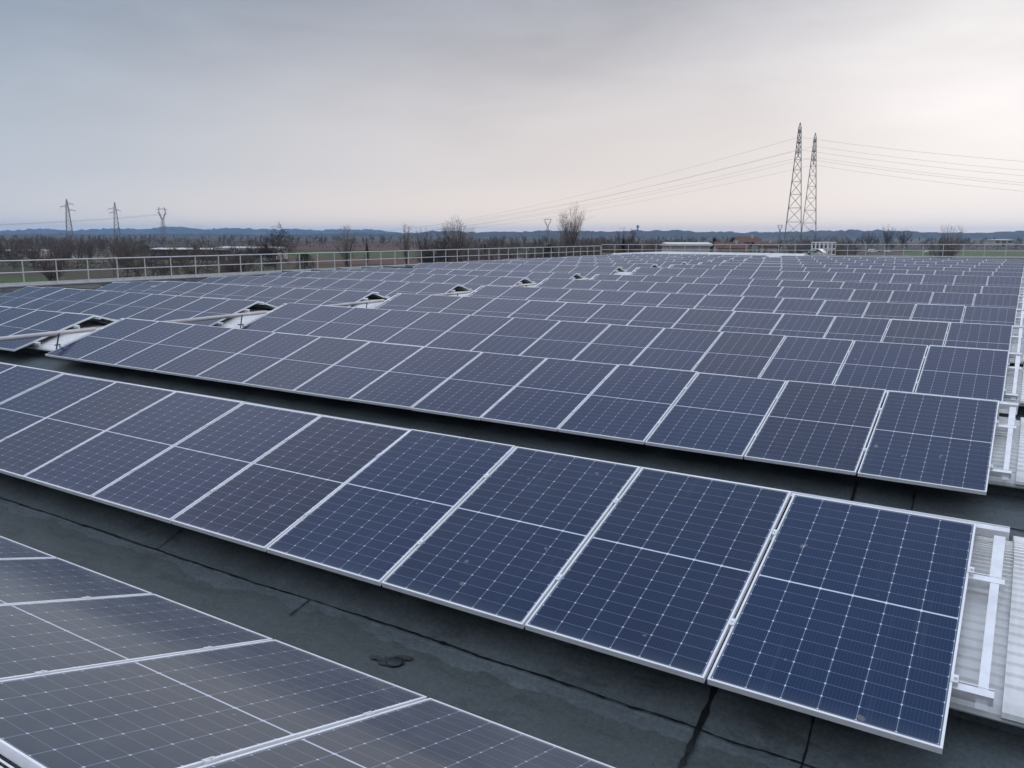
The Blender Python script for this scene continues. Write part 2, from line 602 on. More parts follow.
xs_roof = [BX0 + 0.35, -24, -14, -6, 0, BX1]
fine_xs = list(np.arange(-14, 9.01, 0.12))
for r in range(0, NROW + 1):
    yc = row_y(r) + PROW / 2
    up = min(lift(r + 1), 0.2) if r else 0
    pr = valley_profile()
    if r == NROW:
        continue
    if r in (1, 2):
        # the valleys one looks into: lap joints, slight wrinkles and hollows of the torched-on sheets
        ys_ = sorted(set([q[0] for q in pr] + list(np.arange(-0.7, 0.72, 0.08)) + [0.44, 0.452, 0.458]))
        wr = np.random.default_rng(40 + r)
        ph = wr.uniform(0, 6.28, 12)
        idx = []
        b0 = len(roof.v)
        for x in fine_xs:
            for y_ in ys_:
                z_ = float(np.interp(y_, [q[0] for q in pr], [q[1] for q in pr]))
                z_ += 0.004 * math.sin(x * 1.7 + ph[0] + 3 * y_) + 0.003 * math.sin(x * 4.1 + ph[1] - 5 * y_) + 0.002 * math.sin(x * 9.3 + ph[2] + 9 * y_)
                if y_ > 0.451:
                    z_ += 0.007
                roof.v.append((x, yc + y_, z_ + up))
        n_ = len(ys_)
        for i in range(len(fine_xs) - 1):
            for k in range(n_ - 1):
                a = b0 + i * n_ + k
                roof.f.append((a, a + n_, a + n_ + 1, a + 1))
                roof.mi.append(0)
    for i in range(len(xs_roof) - 1):
        if r in (1, 2) and xs_roof[i] >= -14:
            continue
        for k in range(len(pr) - 1):
            roof.face([(xs_roof[i], yc + pr[k][0], pr[k][1] + up), (xs_roof[i + 1], yc + pr[k][0], pr[k][1] + up),
                       (xs_roof[i + 1], yc + pr[k + 1][0], pr[k + 1][1] + up), (xs_roof[i], yc + pr[k + 1][0], pr[k + 1][1] + up)])
    # upstand under the vault
roof.box((BX0 + 0.3, BY0 + 0.3, -1.4), (BX1 - 0.3, BY1 - 0.3, -0.99))
roof_obj = tag(roof.build('roof', M['bitumen']), kind='structure')

# bitumen bleed along the lap seams of the membrane
seam = MB()


def seam_line(pts, w, jit):
    pts = [Vector(p) for p in pts]
    dense = []
    for a, b_ in zip(pts[:-1], pts[1:]):
        n = max(2, int((b_ - a).length / 0.035))
        dense += [a.lerp(b_, i / n) for i in range(n)]
    dense.append(pts[-1])
    dirv = (pts[-1] - pts[0]).normalized()
    nrm = Vector((-dirv.y, dirv.x, 0))
    L, Rr = [], []
    drift = 0
    for p in dense:
        drift = drift * 0.93 + random.gauss(0, jit * 0.35)
        ww = w * (0.5 + random.random() * 0.9) * (2.3 if random.random() < 0.04 else 1)
        L.append(p + nrm * (drift + ww / 2))
        Rr.append(p + nrm * (drift - ww / 2))
    for i in range(len(dense) - 1):
        seam.face([tuple(L[i]), tuple(Rr[i]), tuple(Rr[i + 1]), tuple(L[i + 1])])


def vz(d):
    pr = valley_profile()
    return float(np.interp(d, [q[0] for q in pr], [q[1] for q in pr])) + 0.016


for r in range(1, 4):
    yc = row_y(r) + PROW / 2
    seam_line([(-30, yc + 0.46, vz(0.46)), (8.5, yc + 0.46, vz(0.46))], 0.013, 0.007)
    for i, (sx, d0, d1, w) in enumerate([(-9.2, 0.46, 0.72, 0.010), (-5.07, 0.46, 0.72, 0.010), (-3.36, 0.27, 0.46, 0.012), (-0.60, 0.02, 0.85, 0.030), (-0.10, 0.3, 0.8, 0.012), (4.4, 0.1, 0.8, 0.012)]):
        ks = [d0, 0.28, 0.5, 0.72, d1] if True else []
        ks = sorted(k for k in ks if d0 <= k <= d1)
        seam_line([(sx - (k - d0) * 0.05, yc + k, vz(k)) for k in ks], w, 0.004)
seam.build('membrane_seam', M['tar'], roof_obj)

# outer walls with a parapet cap
M['wall'] = material('precast_concrete_wall', (0.36, 0.35, 0.33), 0.85, 0, 0.15, 0.8)
M['cap'] = material('parapet_cap_sheet', (0.50, 0.51, 0.50), 0.5, 0.2, 0.2, 2)
wl = MB()
wl.box((BX0, BY0, GZ), (BX0 + 0.3, BY1, -0.53))
wl.box((BX0 + 0.3, BY1 - 0.3, GZ), (BX1, BY1, -0.15))
wl.box((BX1 - 0.3, BY0, GZ), (BX1, BY1 - 0.3, -0.53))
wl.box((BX0 + 0.3, BY0, GZ), (BX1 - 0.3, BY0 + 0.3, -0.53))
wall = tag(wl.build('parapet_wall', M['wall']), 'long concrete parapet wall with pale metal cap around the roof edge', 'wall')
cp = MB()
cp.box((BX0 - 0.04, BY0 - 0.04, -0.53), (BX0 + 0.36, BY1 + 0.04, -0.49))
cp.box((BX0 + 0.36, BY1 - 0.36, -0.15), (BX1 + 0.04, BY1 + 0.04, -0.11))
cp.build('cap', M['cap'], wall)

# ---------------------------------------------------------------- ribbed white vaults
def vault_profile():
    pts = []
    n = 34
    for i in range(n + 1):
        y = -VEAVE + 2 * VEAVE * i / n
        z = -0.252 - 0.180 * y * y
        pts.append((y, z))
    prof = []
    for (ya, za), (yb, zb) in zip(pts[:-1], pts[1:]):
        # rib: a flat pan, a raised rounded rib
        for t, h in ((0.0, 0.0), (0.55, 0.0), (0.68, 0.011), (0.86, 0.011)):
            prof.append((ya + (yb - ya) * t, za + (zb - za) * t + h))
    prof.append(pts[-1])
    lip = [(VEAVE + 0.045, -0.505), (VEAVE + 0.085, -0.535), (VEAVE + 0.09, -0.56), (VEAVE + 0.075, -0.575), (VEAVE - 0.10, -0.585)]
    return [(-y, z) for y, z in reversed(lip)] + prof + lip


VP = vault_profile()


def make_vault(row, xa, xb, label):
    b = MB()
    xs = [xa] + [x for x in (-31, -25) if xa < x < xb] + [xb]
    y0 = row_y(row)
    for x in xs:
        for q_, (y, z) in enumerate(VP):
            if row == NROW and q_ in (0, len(VP) - 1):
                z -= 0.75
            b.v.append((x, y0 + y, z + lift(row) + sag(x)))
    n = len(VP)
    for i in range(len(xs) - 1):
        for k in range(n - 1):
            b.f.append((i * n + k, (i + 1) * n + k, (i + 1) * n + k + 1, i * n + k + 1))
            b.mi.append(0)
    b.f.append(tuple(range(n)))
    b.f.append(tuple((len(xs) - 1) * n + k for k in reversed(range(n))))
    b.mi += [0, 0]
    if row != NROW and row > 1:
        e = MB()
        for x in (0.668, xb - 0.003):
            for (y, z) in VP:
                e.v.append((x, y0 + y * 1.025, z + 0.034 + lift(row)))
        for k in range(n - 1):
            e.f.append((k, n + k, n + k + 1, k + 1))
            e.mi.append(0)
        e.f.append(tuple(range(n)))
        e.f.append(tuple(n + k for k in reversed(range(n))))
        e.mi += [0, 0]
    o_ = b.build('roof_vault', M['vault'])
    if row != NROW and row > 1:
        e.build('end_sheet', M['vault'], o_)
    return tag(o_, label, 'roof vault', 'white ribbed roof vaults under the panel rows')


XL = -31.6
LEFT_END = {3: 29, 4: 25, 5: 27, 6: 27, 7: 28, 8: 28, 9: 26, 10: 26, 11: 26, 12: 26, 13: 26, 14: 26, 15: 27, 16: 0}
for r in range(1, NROW + 1):
    if r == 1:
        lb = 'white ribbed roof vault under the grey panels nearest the camera'
    elif r == NROW:
        lb = 'bare white ribbed roof vault by the far railing, without panels'
    else:
        lb = 'white ribbed roof vault under the %s panel row from the camera' % ORD[r]
    if r == NROW:
        make_vault(r, -29.4, -13.6, lb)
    else:
        make_vault(r, X0 - LEFT_END.get(r, 29) * PITCH_X - 0.12, BX1 - 0.6, lb)

# ---------------------------------------------------------------- solar panels
def frame_bars(b, z0=-0.035, mi=0):
    w, l, t = PW / 2, PL, 0.011
    b.box((-w, 0, z0), (w, t, 0), mi)
    b.box((-w, l - t, z0), (w, l, 0), mi)
    b.box((-w, t, z0), (-w + t, l - t, 0), mi)
    b.box((w - t, t, z0), (w, l - t, 0), mi)


def add_uv(me):
    uvl = me.uv_layers.new(name='UVMap')
    vs = me.vertices
    for lp in me.loops:
        co = vs[lp.vertex_index].co
        uvl.data[lp.index].uv = (co.x, co.y - PL / 2)


fb = MB()
frame_bars(fb)
fme = fb.mesh('frame', M['frame'])
cb = MB()
t = 0.0105
W2 = PW / 2
cb.face([(-W2 + t, t, -0.003), (W2 - t, t, -0.003), (W2 - t, PL - t, -0.003), (-W2 + t, PL - t, -0.003)], 0)
cb.face([(-W2 + t, t, -0.009), (-W2 + t, PL - t, -0.009), (W2 - t, PL - t, -0.009), (W2 - t, t, -0.009)], 1)
cme = cb.mesh('cell_sheet', [M['cells'], M['backsheet']])
add_uv(cme)
dme = cb.mesh('cell_sheet', [M['cells_dust_sheen'], M['backsheet']])
add_uv(dme)
one = MB()
frame_bars(one, mi=2)
one.v += cb.v
one.f += [tuple(i + 32 for i in f) for f in cb.f]
one.mi += cb.mi
ome = one.mesh('solar_panel', [M['cells'], M['backsheet'], M['frame']])
add_uv(ome)
kb = MB()
kb.box((-0.016, -0.025, -0.03), (0.008, 0.025, 0.006))
kb.tube([(-0.006, 0, 0.005), (-0.006, 0, 0.012)], 0.006, 6)
kme = kb.mesh('clamp', M['alu'])
eb = MB()
eb.box((0.0015, -0.025, -0.04), (0.022, 0.025, 0.0005))
eb.box((-0.008, -0.025, 0.0005), (0.022, 0.025, 0.005))
eb.tube([(0.011, 0, 0.004), (0.011, 0, 0.016)], 0.007, 6)
eme = eb.mesh('end_clamp', M['alu'])


ROW_STEP = [0, 0, 0, 0] + [random.gauss(0, 0.010) for _ in range(14)]


def panel_matrix(row, k, back, jitter=True):
    xc = X0 - (k + 0.5) * PITCH_X
    y = row_y(row)
    z = lift(row) + sag(xc)
    slope = math.atan(0.045) if xc < -25.5 else 0.0     # rows dip with the roof towards the left parapet
    jx, jy = (random.gauss(0, 0.0024), random.gauss(0, 0.0022)) if jitter else (0, 0)
    if jitter and row > 2:
        z += random.gauss(0, 0.0015) + ROW_STEP[row]
        xc += ROW_STEP[row] * 0.8
    if not back:
        loc = Vector((xc, y - GAP / 2 - PL * CT, z - PL * ST))
        mt = Matrix.Translation(loc) @ Matrix.Rotation(-slope, 4, 'Y') @ Matrix.Rotation(TILT + jx, 4, 'X') @ Matrix.Rotation(jy, 4, 'Y')
    else:
        gap = GAP / 2 if row == 1 else 0.008 - GAP / 2
        loc = Vector((xc, y + gap + PL * CT, z - PL * ST))
        mt = Matrix.Translation(loc) @ Matrix.Rotation(-slope, 4, 'Y') @ Matrix.Rotation(math.pi, 4, 'Z') @ Matrix.Rotation(TILT + jx, 4, 'X') @ Matrix.Rotation(jy, 4, 'Y')
    return mt


slots = []
for r in range(2, NROW):
    for k in range(0, 14):
        slots.append((r, k, False))
    if r >= 3:
        for k in range(15, LEFT_END[r]):
            slots.append((r, k, False))
for k in range(0, 9):
    slots.append((1, k, True))
back_slots = [(r, k, True) for r in range(2, NROW) for k in list(range(0, 14)) + (list(range(15, LEFT_END.get(r, 15))) if r >= 3 else [])]
back_slots += [(1, k, False) for k in range(0, 12)] + [(1, k, True) for k in range(9, 14)]
slots_d = sorted(slots, key=lambda s: (panel_matrix(*s, jitter=False).translation - EYE).length)
singles, rest = slots_d[:296], slots_d[296:]
SHADE = {}


def panel_label(r, k, back):
    if r == 1:
        return 'greyish solar panel sloping away in the nearest row, %s from its right end' % ORD[k + 1]
    if k < 14:
        if k == 0:
            return 'dark blue solar panel at the right end of the %s row from the camera' % ORD[r]
        if k == 13:
            return 'solar panel at the right edge of the walkway gap, %s row from the camera' % ORD[r]
        return 'dark blue solar panel, %s from the right end, in the %s row from the camera' % (ORD[k + 1], ORD[r])
    if k == 15:
        return 'solar panel at the left edge of the walkway gap, %s row from the camera' % ORD[r]
    return 'solar panel, %s left of the walkway gap, in the %s row from the camera' % (ORD[k - 14], ORD[r])


for (r, k, back) in singles:
    mt = panel_matrix(r, k, back)
    if r >= 9:
        o = link('solar_panel', ome)
        o.matrix_world = mt
    else:
        o = link('solar_panel', None)
        o.matrix_world = mt
        link('frame', fme, o)
        link('cell_sheet', dme if back else cme, o)
        if r <= 4:
            for s in (0.25, 0.74):
                if k != 13:
                    link('clamp', kme, o).location = (-W2, PL * s, 0)
                if k == 0 and not back:
                    link('end_clamp', eme, o).location = (W2, PL * s, 0)
    tag(o, panel_label(r, k, back), 'solar panel', 'solar panels on the roof')

# the remaining far panels and the slopes turned away from the camera
bulk = MB()
bulk_uv = []
for (r, k, back) in rest + back_slots:
    mt = panel_matrix(r, k, back)
    base = len(bulk.v)
    bulk.v += [tuple(mt @ Vector(v)) for v in one.v]
    bulk.f += [tuple(i + base for i in f) for f in one.f]
    bulk.mi += one.mi
    bulk_uv += [(v[0], v[1] - PL / 2) for v in one.v]
bo = bulk.build('solar_panels', [M['cells'], M['backsheet'], M['frame']])
ul = bo.data.uv_layers.new(name='UVMap')
for lp in bo.data.loops:
    ul.data[lp.index].uv = bulk_uv[lp.vertex_index]
tag(bo, 'far and hidden solar panels of the roof rows towards the far railing', 'solar panels', 'solar panels on the roof', 'stuff')

# ---------------------------------------------------------------- aluminium mounting rails under each row
def slope_pt(row, x, s, side, drop):
    """point s metres down the slope from the ridge, drop below the panel's top face"""
    y = row_y(row) - side * (GAP / 2 + s * CT + drop * ST)
    return (x, y, lift(row) + sag(x) - s * ST - drop * CT)


for r in range(1, NROW):
    right = 0.63
    spans = [(-14.55, right)]
    if r >= 3:
        spans.append((X0 - LEFT_END[r] * PITCH_X - 0.15, -15.25))
    label = 'aluminium mounting rails sticking out under the %s panel row from the camera' % ORD[r] if r > 1 else \
        'aluminium mounting rails under the grey panel row nearest the camera'
    t_ = thing('mounting_frame', label, 'mounting frame', (0, row_y(r), 0), 0, 'mounting frames at the row ends')
    off = Vector((0, -row_y(r), 0))

    def P(x, s, side, drop):
        return tuple(Vector(slope_pt(r, x, s, side, drop)) + off)
    for side in (1, -1):
        for s in ((-GAP / 2 / CT, 0.43, 1.26) if side == 1 else (0.43, 1.26)):
            for (xa, xb) in spans:
                b = MB()
                cut = [xa] + ([-25.0] if xa < -25 < xb else []) + [xb]
                for c0, c1 in zip(cut[:-1], cut[1:]):
                    d = 0.037 + 0.029
                    n_ = Vector((0, -side * ST, CT))
                    b.bar(P(c0, s, side, d), P(c1, s, side, d), 0.042, 0.055, n_)
                    # slot lips on the rail's upper face
                    sv = Vector((0, -side * CT, -ST))
                    for q in (-0.017, 0.017):
                        pa, pb = Vector(P(c0, s, side, 0.037)) + sv * q, Vector(P(c1, s, side, 0.037)) + sv * q
                        b.bar(tuple(pa), tuple(pb), 0.006, 0.007, n_)
                b.build('rail', M['alu'], t_)
        for xe in (0.585, -14.50):
            for sa, sb in ((0.02, 0.408), (0.452, 1.238)):
                b = MB()
                b.bar(P(xe, sa, side, 0.062), P(xe, sb, side, 0.062), 0.056 if sa < 0.1 else 0.042, 0.044, Vector((0, -side * ST, CT)))
                b.build('cross_beam', M['alu'], t_)
            for s in (0.43, 1.26):
                b = MB()
                b.bar(P(xe, s, side, 0.094), P(xe, s, side, 0.15 if s < 1 else 0.12), 0.05, 0.05, (1, 0, 0))
                b.build('foot', M['alu'], t_)

# ---------------------------------------------------------------- pale pipes bridging the valleys along the walkway gap
for r in range(3, 9):
    y1, y0 = row_y(r) - 0.52, row_y(r - 1) + 0.55
    if r == 3:
        y0 = row_y(2) + 0.5
    x = -14.62
    t_ = thing('walkway_pipe', 'pale pipe crossing the walkway gap in front of the %s panel row' % ORD[r], 'pipe', (x, y1, 0), 0, 'pale pipes along the walkway gap')
    z = lift(r)
    b = MB()
    b.tube([(0, 0, -0.19 + z), (0, -1.2, -0.195 + z), (0, y0 - y1, -0.205 + lift(r - 1))], 0.042, 10)
    b.build('tube', M['pipe'], t_, True)
    b = MB()
    b.tube([(0.03, -0.72, -0.19 + z), (0.10, -0.86, -0.55 + z)], 0.014, 6)
    b.tube([(-0.08, -0.76, -0.42 + z), (0.10, -0.76, -0.40 + z)], 0.012, 6)
    b.build('bracket', M['bolt'], t_)
    b = MB()
    b.tube([(0.02, 0.42, -0.17 + z), (0.09, 0.50, -0.03 + z), (0.02, 0.58, -0.02 + z)], 0.016, 6)
    b.build('clip', M['bolt'], t_)

# ---------------------------------------------------------------- roof drain in the front valley
t_ = thing('roof_drain', 'small dark drain with rough silt stain on the bare roofing strip', 'roof drain', (-2.38, -1.93, -0.852))
b = MB()
for (cx, cy, r0, nn) in ((-0.02, 0.0, 0.065, 40), (-0.12, -0.02, 0.035, 30), (0.02, 0.07, 0.035, 30)):
    pts = []
    for i in range(nn):
        a = 2 * math.pi * i / nn
        rr = r0 * (1 + 0.25 * math.sin(a * 2 + cx * 40) + 0.15 * math.sin(a * 5 + cy * 50) + 0.25 * (random.random() - 0.5))
        pts.append((cx + rr * 1.25 * math.cos(a), cy + rr * 0.8 * math.sin(a), 0.004 + 0.002 * (nn == 30) + 0.001 * (cx > 0)))
    b.face(pts)
b.build('silt_stain', material('wet_silt', (0.020, 0.024, 0.025), 0.5, 0, 0, 60, 0.5, 0.5, (0.045, 0.052, 0.054)), t_)
b = MB()
b.tube([(0, 0, 0.0), (0, 0, 0.010), (0, 0, 0.014)], [0.055, 0.052, 0.040], 16)
b.build('collar', material('drain_collar', (0.020, 0.023, 0.025), 0.5, 0, 0.5, 40), t_, True)

# ---------------------------------------------------------------- railings
def railing(name, a, b_, base_a, base_b, n, label, h=1.0):
    a, b_ = Vector(a), Vector(b_)
    L = (b_ - a).length
    t_ = thing(name, label, 'railing', tuple(a) + (base_a,) if len(a) == 2 else (a.x, a.y, base_a))
    d = (b_ - a)

    def P(u, z):
        return (d.x * u, d.y * u, (base_b - base_a) * u + z)
    for zz, nm, w in ((h, 'top_rail', 0.055), (h * 0.52, 'mid_rail', 0.045), (0.12, 'toe_board', 0.03)):
        q = MB()
        if nm == 'toe_board':
            q.bar(P(0, 0.06), P(1, 0.06), 0.02, 0.11)
        else:
            q.tube([P(0, zz), P(1, zz)], w / 2, 8)
        q.build(nm, M['galv'], t_)
    pm = MB()
    pm.tube([(0, 0, 0), (0, 0, h)], 0.026, 6)
    pm.box((-0.07, -0.07, 0), (0.07, 0.07, 0.012))
    me = pm.mesh('post', M['galv'])
    for i in range(n + 1):
        u = i / n
        o = link('post', me, t_)
        o.location = P(u, 0)
    return t_


railing('guard_railing', (-34.42, 7.1, 0), (-34.42, 66.6, 0), -0.49, -0.42, 43, 'long pale metal guard railing along the left roof edge')
railing('guard_railing', (-34.42, 66.85, 0), (8.9, 66.85, 0), -0.30, 0.12, 31, 'pale metal guard railing across the far roof edge')

# white stair guard standing at the far railing
t_ = thing('ladder_guard', 'white boxy guard frame with many uprights at the far railing', 'guard frame', (-14.4, 64.4, 0.05))
for yy in (0.0, 1.3):
    q = MB()
    for zz in (0.06, 0.52, 1.03):
        q.bar((0, yy, zz), (1.6, yy, zz), 0.06, 0.06 if zz < 1 else 0.09)
    for i in range(6):
        q.bar((1.6 * i / 5, yy, 0), (1.6 * i / 5, yy, 1.03), 0.055)
    q.build('side_frame', M['vault'], t_)
for xx in (0.0, 1.6):
    q = MB()
    for zz in (0.06, 0.52, 1.03):
        q.bar((xx, 0.05, zz), (xx, 1.25, zz), 0.05)
    q.build('end_frame', M['vault'], t_)

# folded white covers lying beside it
t_ = thing('sheet_stack', 'pale loose roof sheets lying beside the white guard frame', 'roof sheets', (-15.1, 62.6, 0.05))
for i, (dx, dz, l) in enumerate([(0, 0.0, 1.9), (0.5, 0.12, 1.5), (1.1, 0.22, 0.9)]):
    q = MB()
    n = 9
    top, bot = [], []
    for j in range(n):
        u = j / (n - 1)
        top.append((dx + l * u, 0.34 * math.sin(math.pi * u) * 0.8 + dz + 0.03))
    for j in range(n - 1):
        (xa, za), (xb, zb) = top[j], top[j + 1]
        q.hexa([(xa, 0, za - 0.03), (xb, 0, zb - 0.03), (xb, 1.4, zb - 0.03), (xa, 1.4, za - 0.03),
                (xa, 0, za), (xb, 0, zb), (xb, 1.4, zb), (xa, 1.4, za)])
    q.build('sheet', M['vault'], t_)

# ---------------------------------------------------------------- transmission towers
M['steel'] = material('tower_steel', (0.24, 0.24, 0.24), 0.6, 0.3, 0.25, 0.3)
M['wire'] = material('conductor', (0.12, 0.12, 0.125), 0.5, 0.6)


def lattice(b, levels, w):
    """square lattice body; levels = [(z, half width)]"""
    for (z0, h0), (z1, h1) in zip(levels[:-1], levels[1:]):
        c0 = [(-h0, -h0), (h0, -h0), (h0, h0), (-h0, h0)]
        c1 = [(-h1, -h1), (h1, -h1), (h1, h1), (-h1, h1)]
        for i in range(4):
            j = (i + 1) % 4
            b.bar((*c0[i], z0), (*c1[i], z1), w)
            b.bar((*c0[i], z0), (*c1[j], z1), w * 0.45)
            b.bar((*c0[j], z0), (*c1[i], z1), w * 0.45)
            b.bar((*c1[i], z1), (*c1[j], z1), w * 0.5)


def levels_to(h, base, top, n, p=1.0):
    out_ = []
    for i in range(n + 1):
        u = 1 - (1 - i / n) ** 1.0
        z = h * (1 - (1 - u) ** 1.25)
        out_.append((z, base + (top - base) * (z / h) ** p))
    return out_


def tower(px, dist, ytop, base, heading, arms, label, style='needle', w=0.16, body_top=0.45):
    p = view_point(px, dist, GZ)
    H = height_at(ytop, dist, px) - GZ
    t_ = thing('transmission_tower', label, 'pylon', tuple(p), heading, 'steel lattice transmission towers')
    b = MB()
    if style == 'delta':
        waist = H * 0.66
        lattice(b, levels_to(waist, base, body_top * 1.2, 9), w)
        b.build('lattice_mast', M['steel'], t_)
        c = MB()
        hw = H * 0.12
        for s in (-1, 1):
            for yy in (-0.4, 0.4):
                c.bar((s * 0.5, yy, waist), (s * hw, yy, H * 0.86), w)
                c.bar((s * 1.4, yy, waist), (s * hw * 1.25, yy, H * 0.86), w)
                c.bar((s * hw, yy, H * 0.86), (s * hw * 0.9, yy, H), w)
                for q in range(5):
                    u0, u1 = q / 5, (q + 1) / 5
                    c.bar((s * (0.5 + (hw - 0.5) * u0), yy, waist + (H * 0.86 - waist) * u0), (s * (1.4 + (hw * 1.25 - 1.4) * u1), yy, waist + (H * 0.86 - waist) * u1), w * 0.6)
        for yy in (-0.4, 0.4):
            c.bar((-hw * 1.7, yy, H * 0.92), (hw * 1.7, yy, H * 0.92), w)
            c.bar((-hw * 1.7, yy, H * 0.92), (0, yy, H * 0.965), w * 0.8)
            c.bar((hw * 1.7, yy, H * 0.92), (0, yy, H * 0.965), w * 0.8)
        c.build('cross_arm', M['steel'], t_)
        arms_pts = [Vector((x, 0, H * 0.84)) for x in (-hw * 1.6, 0, hw * 1.6)]
    else:
        zb = H * 0.80
        lv = levels_to(zb, base, body_top, 9)
        lattice(b, lv, w)
        up_l = [(zb + (H * 0.965 - zb) * i / 5, body_top + (0.38 - body_top) * i / 5) for i in range(6)]
        lattice(b, up_l, w)
        for sx in (-0.38, 0.38):
            for sy in (-0.38, 0.38):
                b.bar((sx, sy, H * 0.965), (0, 0, H), w)
        b.build('lattice_mast', M['steel'], t_)
        arms_pts = []
        for (fz, s, ln) in arms:
            z = H * fz
            c = MB()
            for yy in (-0.35, 0.35):
                c.bar((s * 0.4, yy, z), (s * ln, 0, z + 0.1), w * 0.9)
                c.bar((s * 0.4, yy, z + 1.6), (s * ln, 0, z + 0.1), w * 0.8)
                for q in (0.3, 0.6):
                    c.bar((s * (0.4 + (ln - 0.4) * q), yy * (1 - q), z + 0.1 * q), (s * (0.4 + (ln - 0.4) * q), yy * (1 - q), z + 1.6 - 1.5 * q), w * 0.5)
            c.build('cross_arm', M['steel'], t_)
            arms_pts.append(Vector((s * ln, 0, z)))
    rot = Matrix.Rotation(heading, 4, 'Z')
    out_ = []
    for a in arms_pts:
        i_ = MB()
        n = 9
        pts_, rad_ = [], []
        for q in range(n * 2 + 1):
            pts_.append((a.x, a.y, a.z - 1.7 * q / (n * 2)))
            rad_.append(0.12 if q % 2 else 0.05)
        i_.tube(pts_, rad_, 6)
        i_.build('insulator', M['bolt'], t_)
        out_.append(p + rot @ (a - Vector((0, 0, 1.7))))
    return t_, p, out_


# ground-plan direction of the line through the two big towers
pA = view_point(798, 280, GZ)
pC = view_point(161, 900, GZ)
dirv = (pA - pC).normalized()
head = math.atan2(EYE.y - pA.y, EYE.x - pA.x)
arms_big = [(0.93, 1, 3.0), (0.86, -1, 3.6), (0.79, 1, 3.8)]
T1, pT1, at1 = tower(792.5, 280, 126, 3.3, head, arms_big, 'tall grey lattice tower, left and taller of the pair beyond the far railing', w=0.17, body_top=0.85)
T2, pT2, at2 = tower(808, 312, 136, 3.3, head, arms_big, 'tall grey lattice tower, right and shorter of the pair beyond the far railing', w=0.17, body_top=0.85)
TC, pTC, atC = tower(163, 900, 208, 2.4, head, [], 'distant fork-topped lattice tower standing before the blue hills', 'delta', w=0.26, body_top=0.9)
arms_s = [(0.90, 1, 5.2), (0.83, -1, 5.6), (0.74, 1, 6.2)]
f_head = YAW + 0.35
TA, pTA, atA = tower(69, 690, 200, 2.9, f_head, [(0.885, 1, 4.8), (0.83, -1, 5.0), (0.75, 1, 6.2)], 'leftmost needle-topped lattice tower above the left railing', w=0.27, body_top=1.0)
TB, pTB, atB = tower(116.5, 760, 203, 2.9, f_head, [(0.83, -1, 6.0), (0.80, 1, 4.5), (0.74, -1, 5.0)], 'needle-topped lattice tower between the leftmost tower and the fork-topped one', w=0.27, body_top=1.0)
TD, pTD, atD = tower(547, 1500, 219, 2.4, YAW, [], 'tiny far fork-topped tower left of the tall bare poplar', 'delta', w=0.5, body_top=0.9)
TE, pTE, atE = tower(779, 2100, 225.5, 2.4, YAW, [], 'tiny far fork-topped tower left of the pair of tall towers', 'delta', w=0.6, body_top=0.9)


def cable(a, b_, sg, label, r=0.024):
    a, b_ = Vector(a), Vector(b_)
    n = 48
    pts_ = []
    for i in range(n + 1):
        u = i / n
        p_ = a.lerp(b_, u)
        p_.z -= 4 * sg * u * (1 - u)
        pts_.append(p_ - a)
    q = MB()
    q.tube([tuple(p_) for p_ in pts_], r, 5)
    o = q.build('power_cable', M['wire'], None, True)
    o.location = a
    tag(o, label, 'power cable', 'overhead power cables')


pos = ['top', 'middle', 'lowest']
for i in range(3):
    cable(at1[i], atC[i], 28 - i, '%s cable from the taller tower left to the fork-topped tower' % pos[i])
    cable(at2[i], atB[i], 27 - i, '%s cable from the shorter tower left to the needle-topped tower' % pos[i])
    e1 = pT1 + dirv * 480 + (at1[i] - pT1)
    e2 = pT2 + dirv * 480 + (at2[i] - pT2)
    cable(at1[i], e1, 25 - i * 0.5, '%s cable running right from the taller tower of the pair' % pos[i])
    cable(at2[i], e2, 25 - i * 0.5, '%s cable running right from the shorter tower of the pair' % pos[i])
eC = view_point(-420, 800, GZ)
for i in range(3):
    cable(atC[i], eC + (atC[i] - pTC), 14, '%s cable running left from the fork-topped tower' % pos[i], 0.05)

# ---------------------------------------------------------------- trees
M['bark'] = material('winter_bark', (0.095, 0.078, 0.062), 0.95, 0, 0, 2.0, 0, 0.1, (0.060, 0.050, 0.042))
M['twig'] = material('winter_twigs', (0.19, 0.15, 0.125), 0.95, 0, 0, 0.6, 0, 0.1, (0.13, 0.105, 0.09))
M['twig_red'] = material('reddish_winter_twigs', (0.17, 0.10, 0.082), 0.95, 0, 0, 0.6, 0, 0.1, (0.12, 0.08, 0.068))
M['twig_pale'] = material('pale_winter_twigs', (0.30, 0.26, 0.22), 0.95, 0, 0, 0.6, 0, 0.1, (0.22, 0.19, 0.165))
M['needle'] = material('evergreen_foliage', (0.028, 0.042, 0.022), 0.9, 0, 0, 0.9, 0, 0.15, (0.045, 0.060, 0.030))


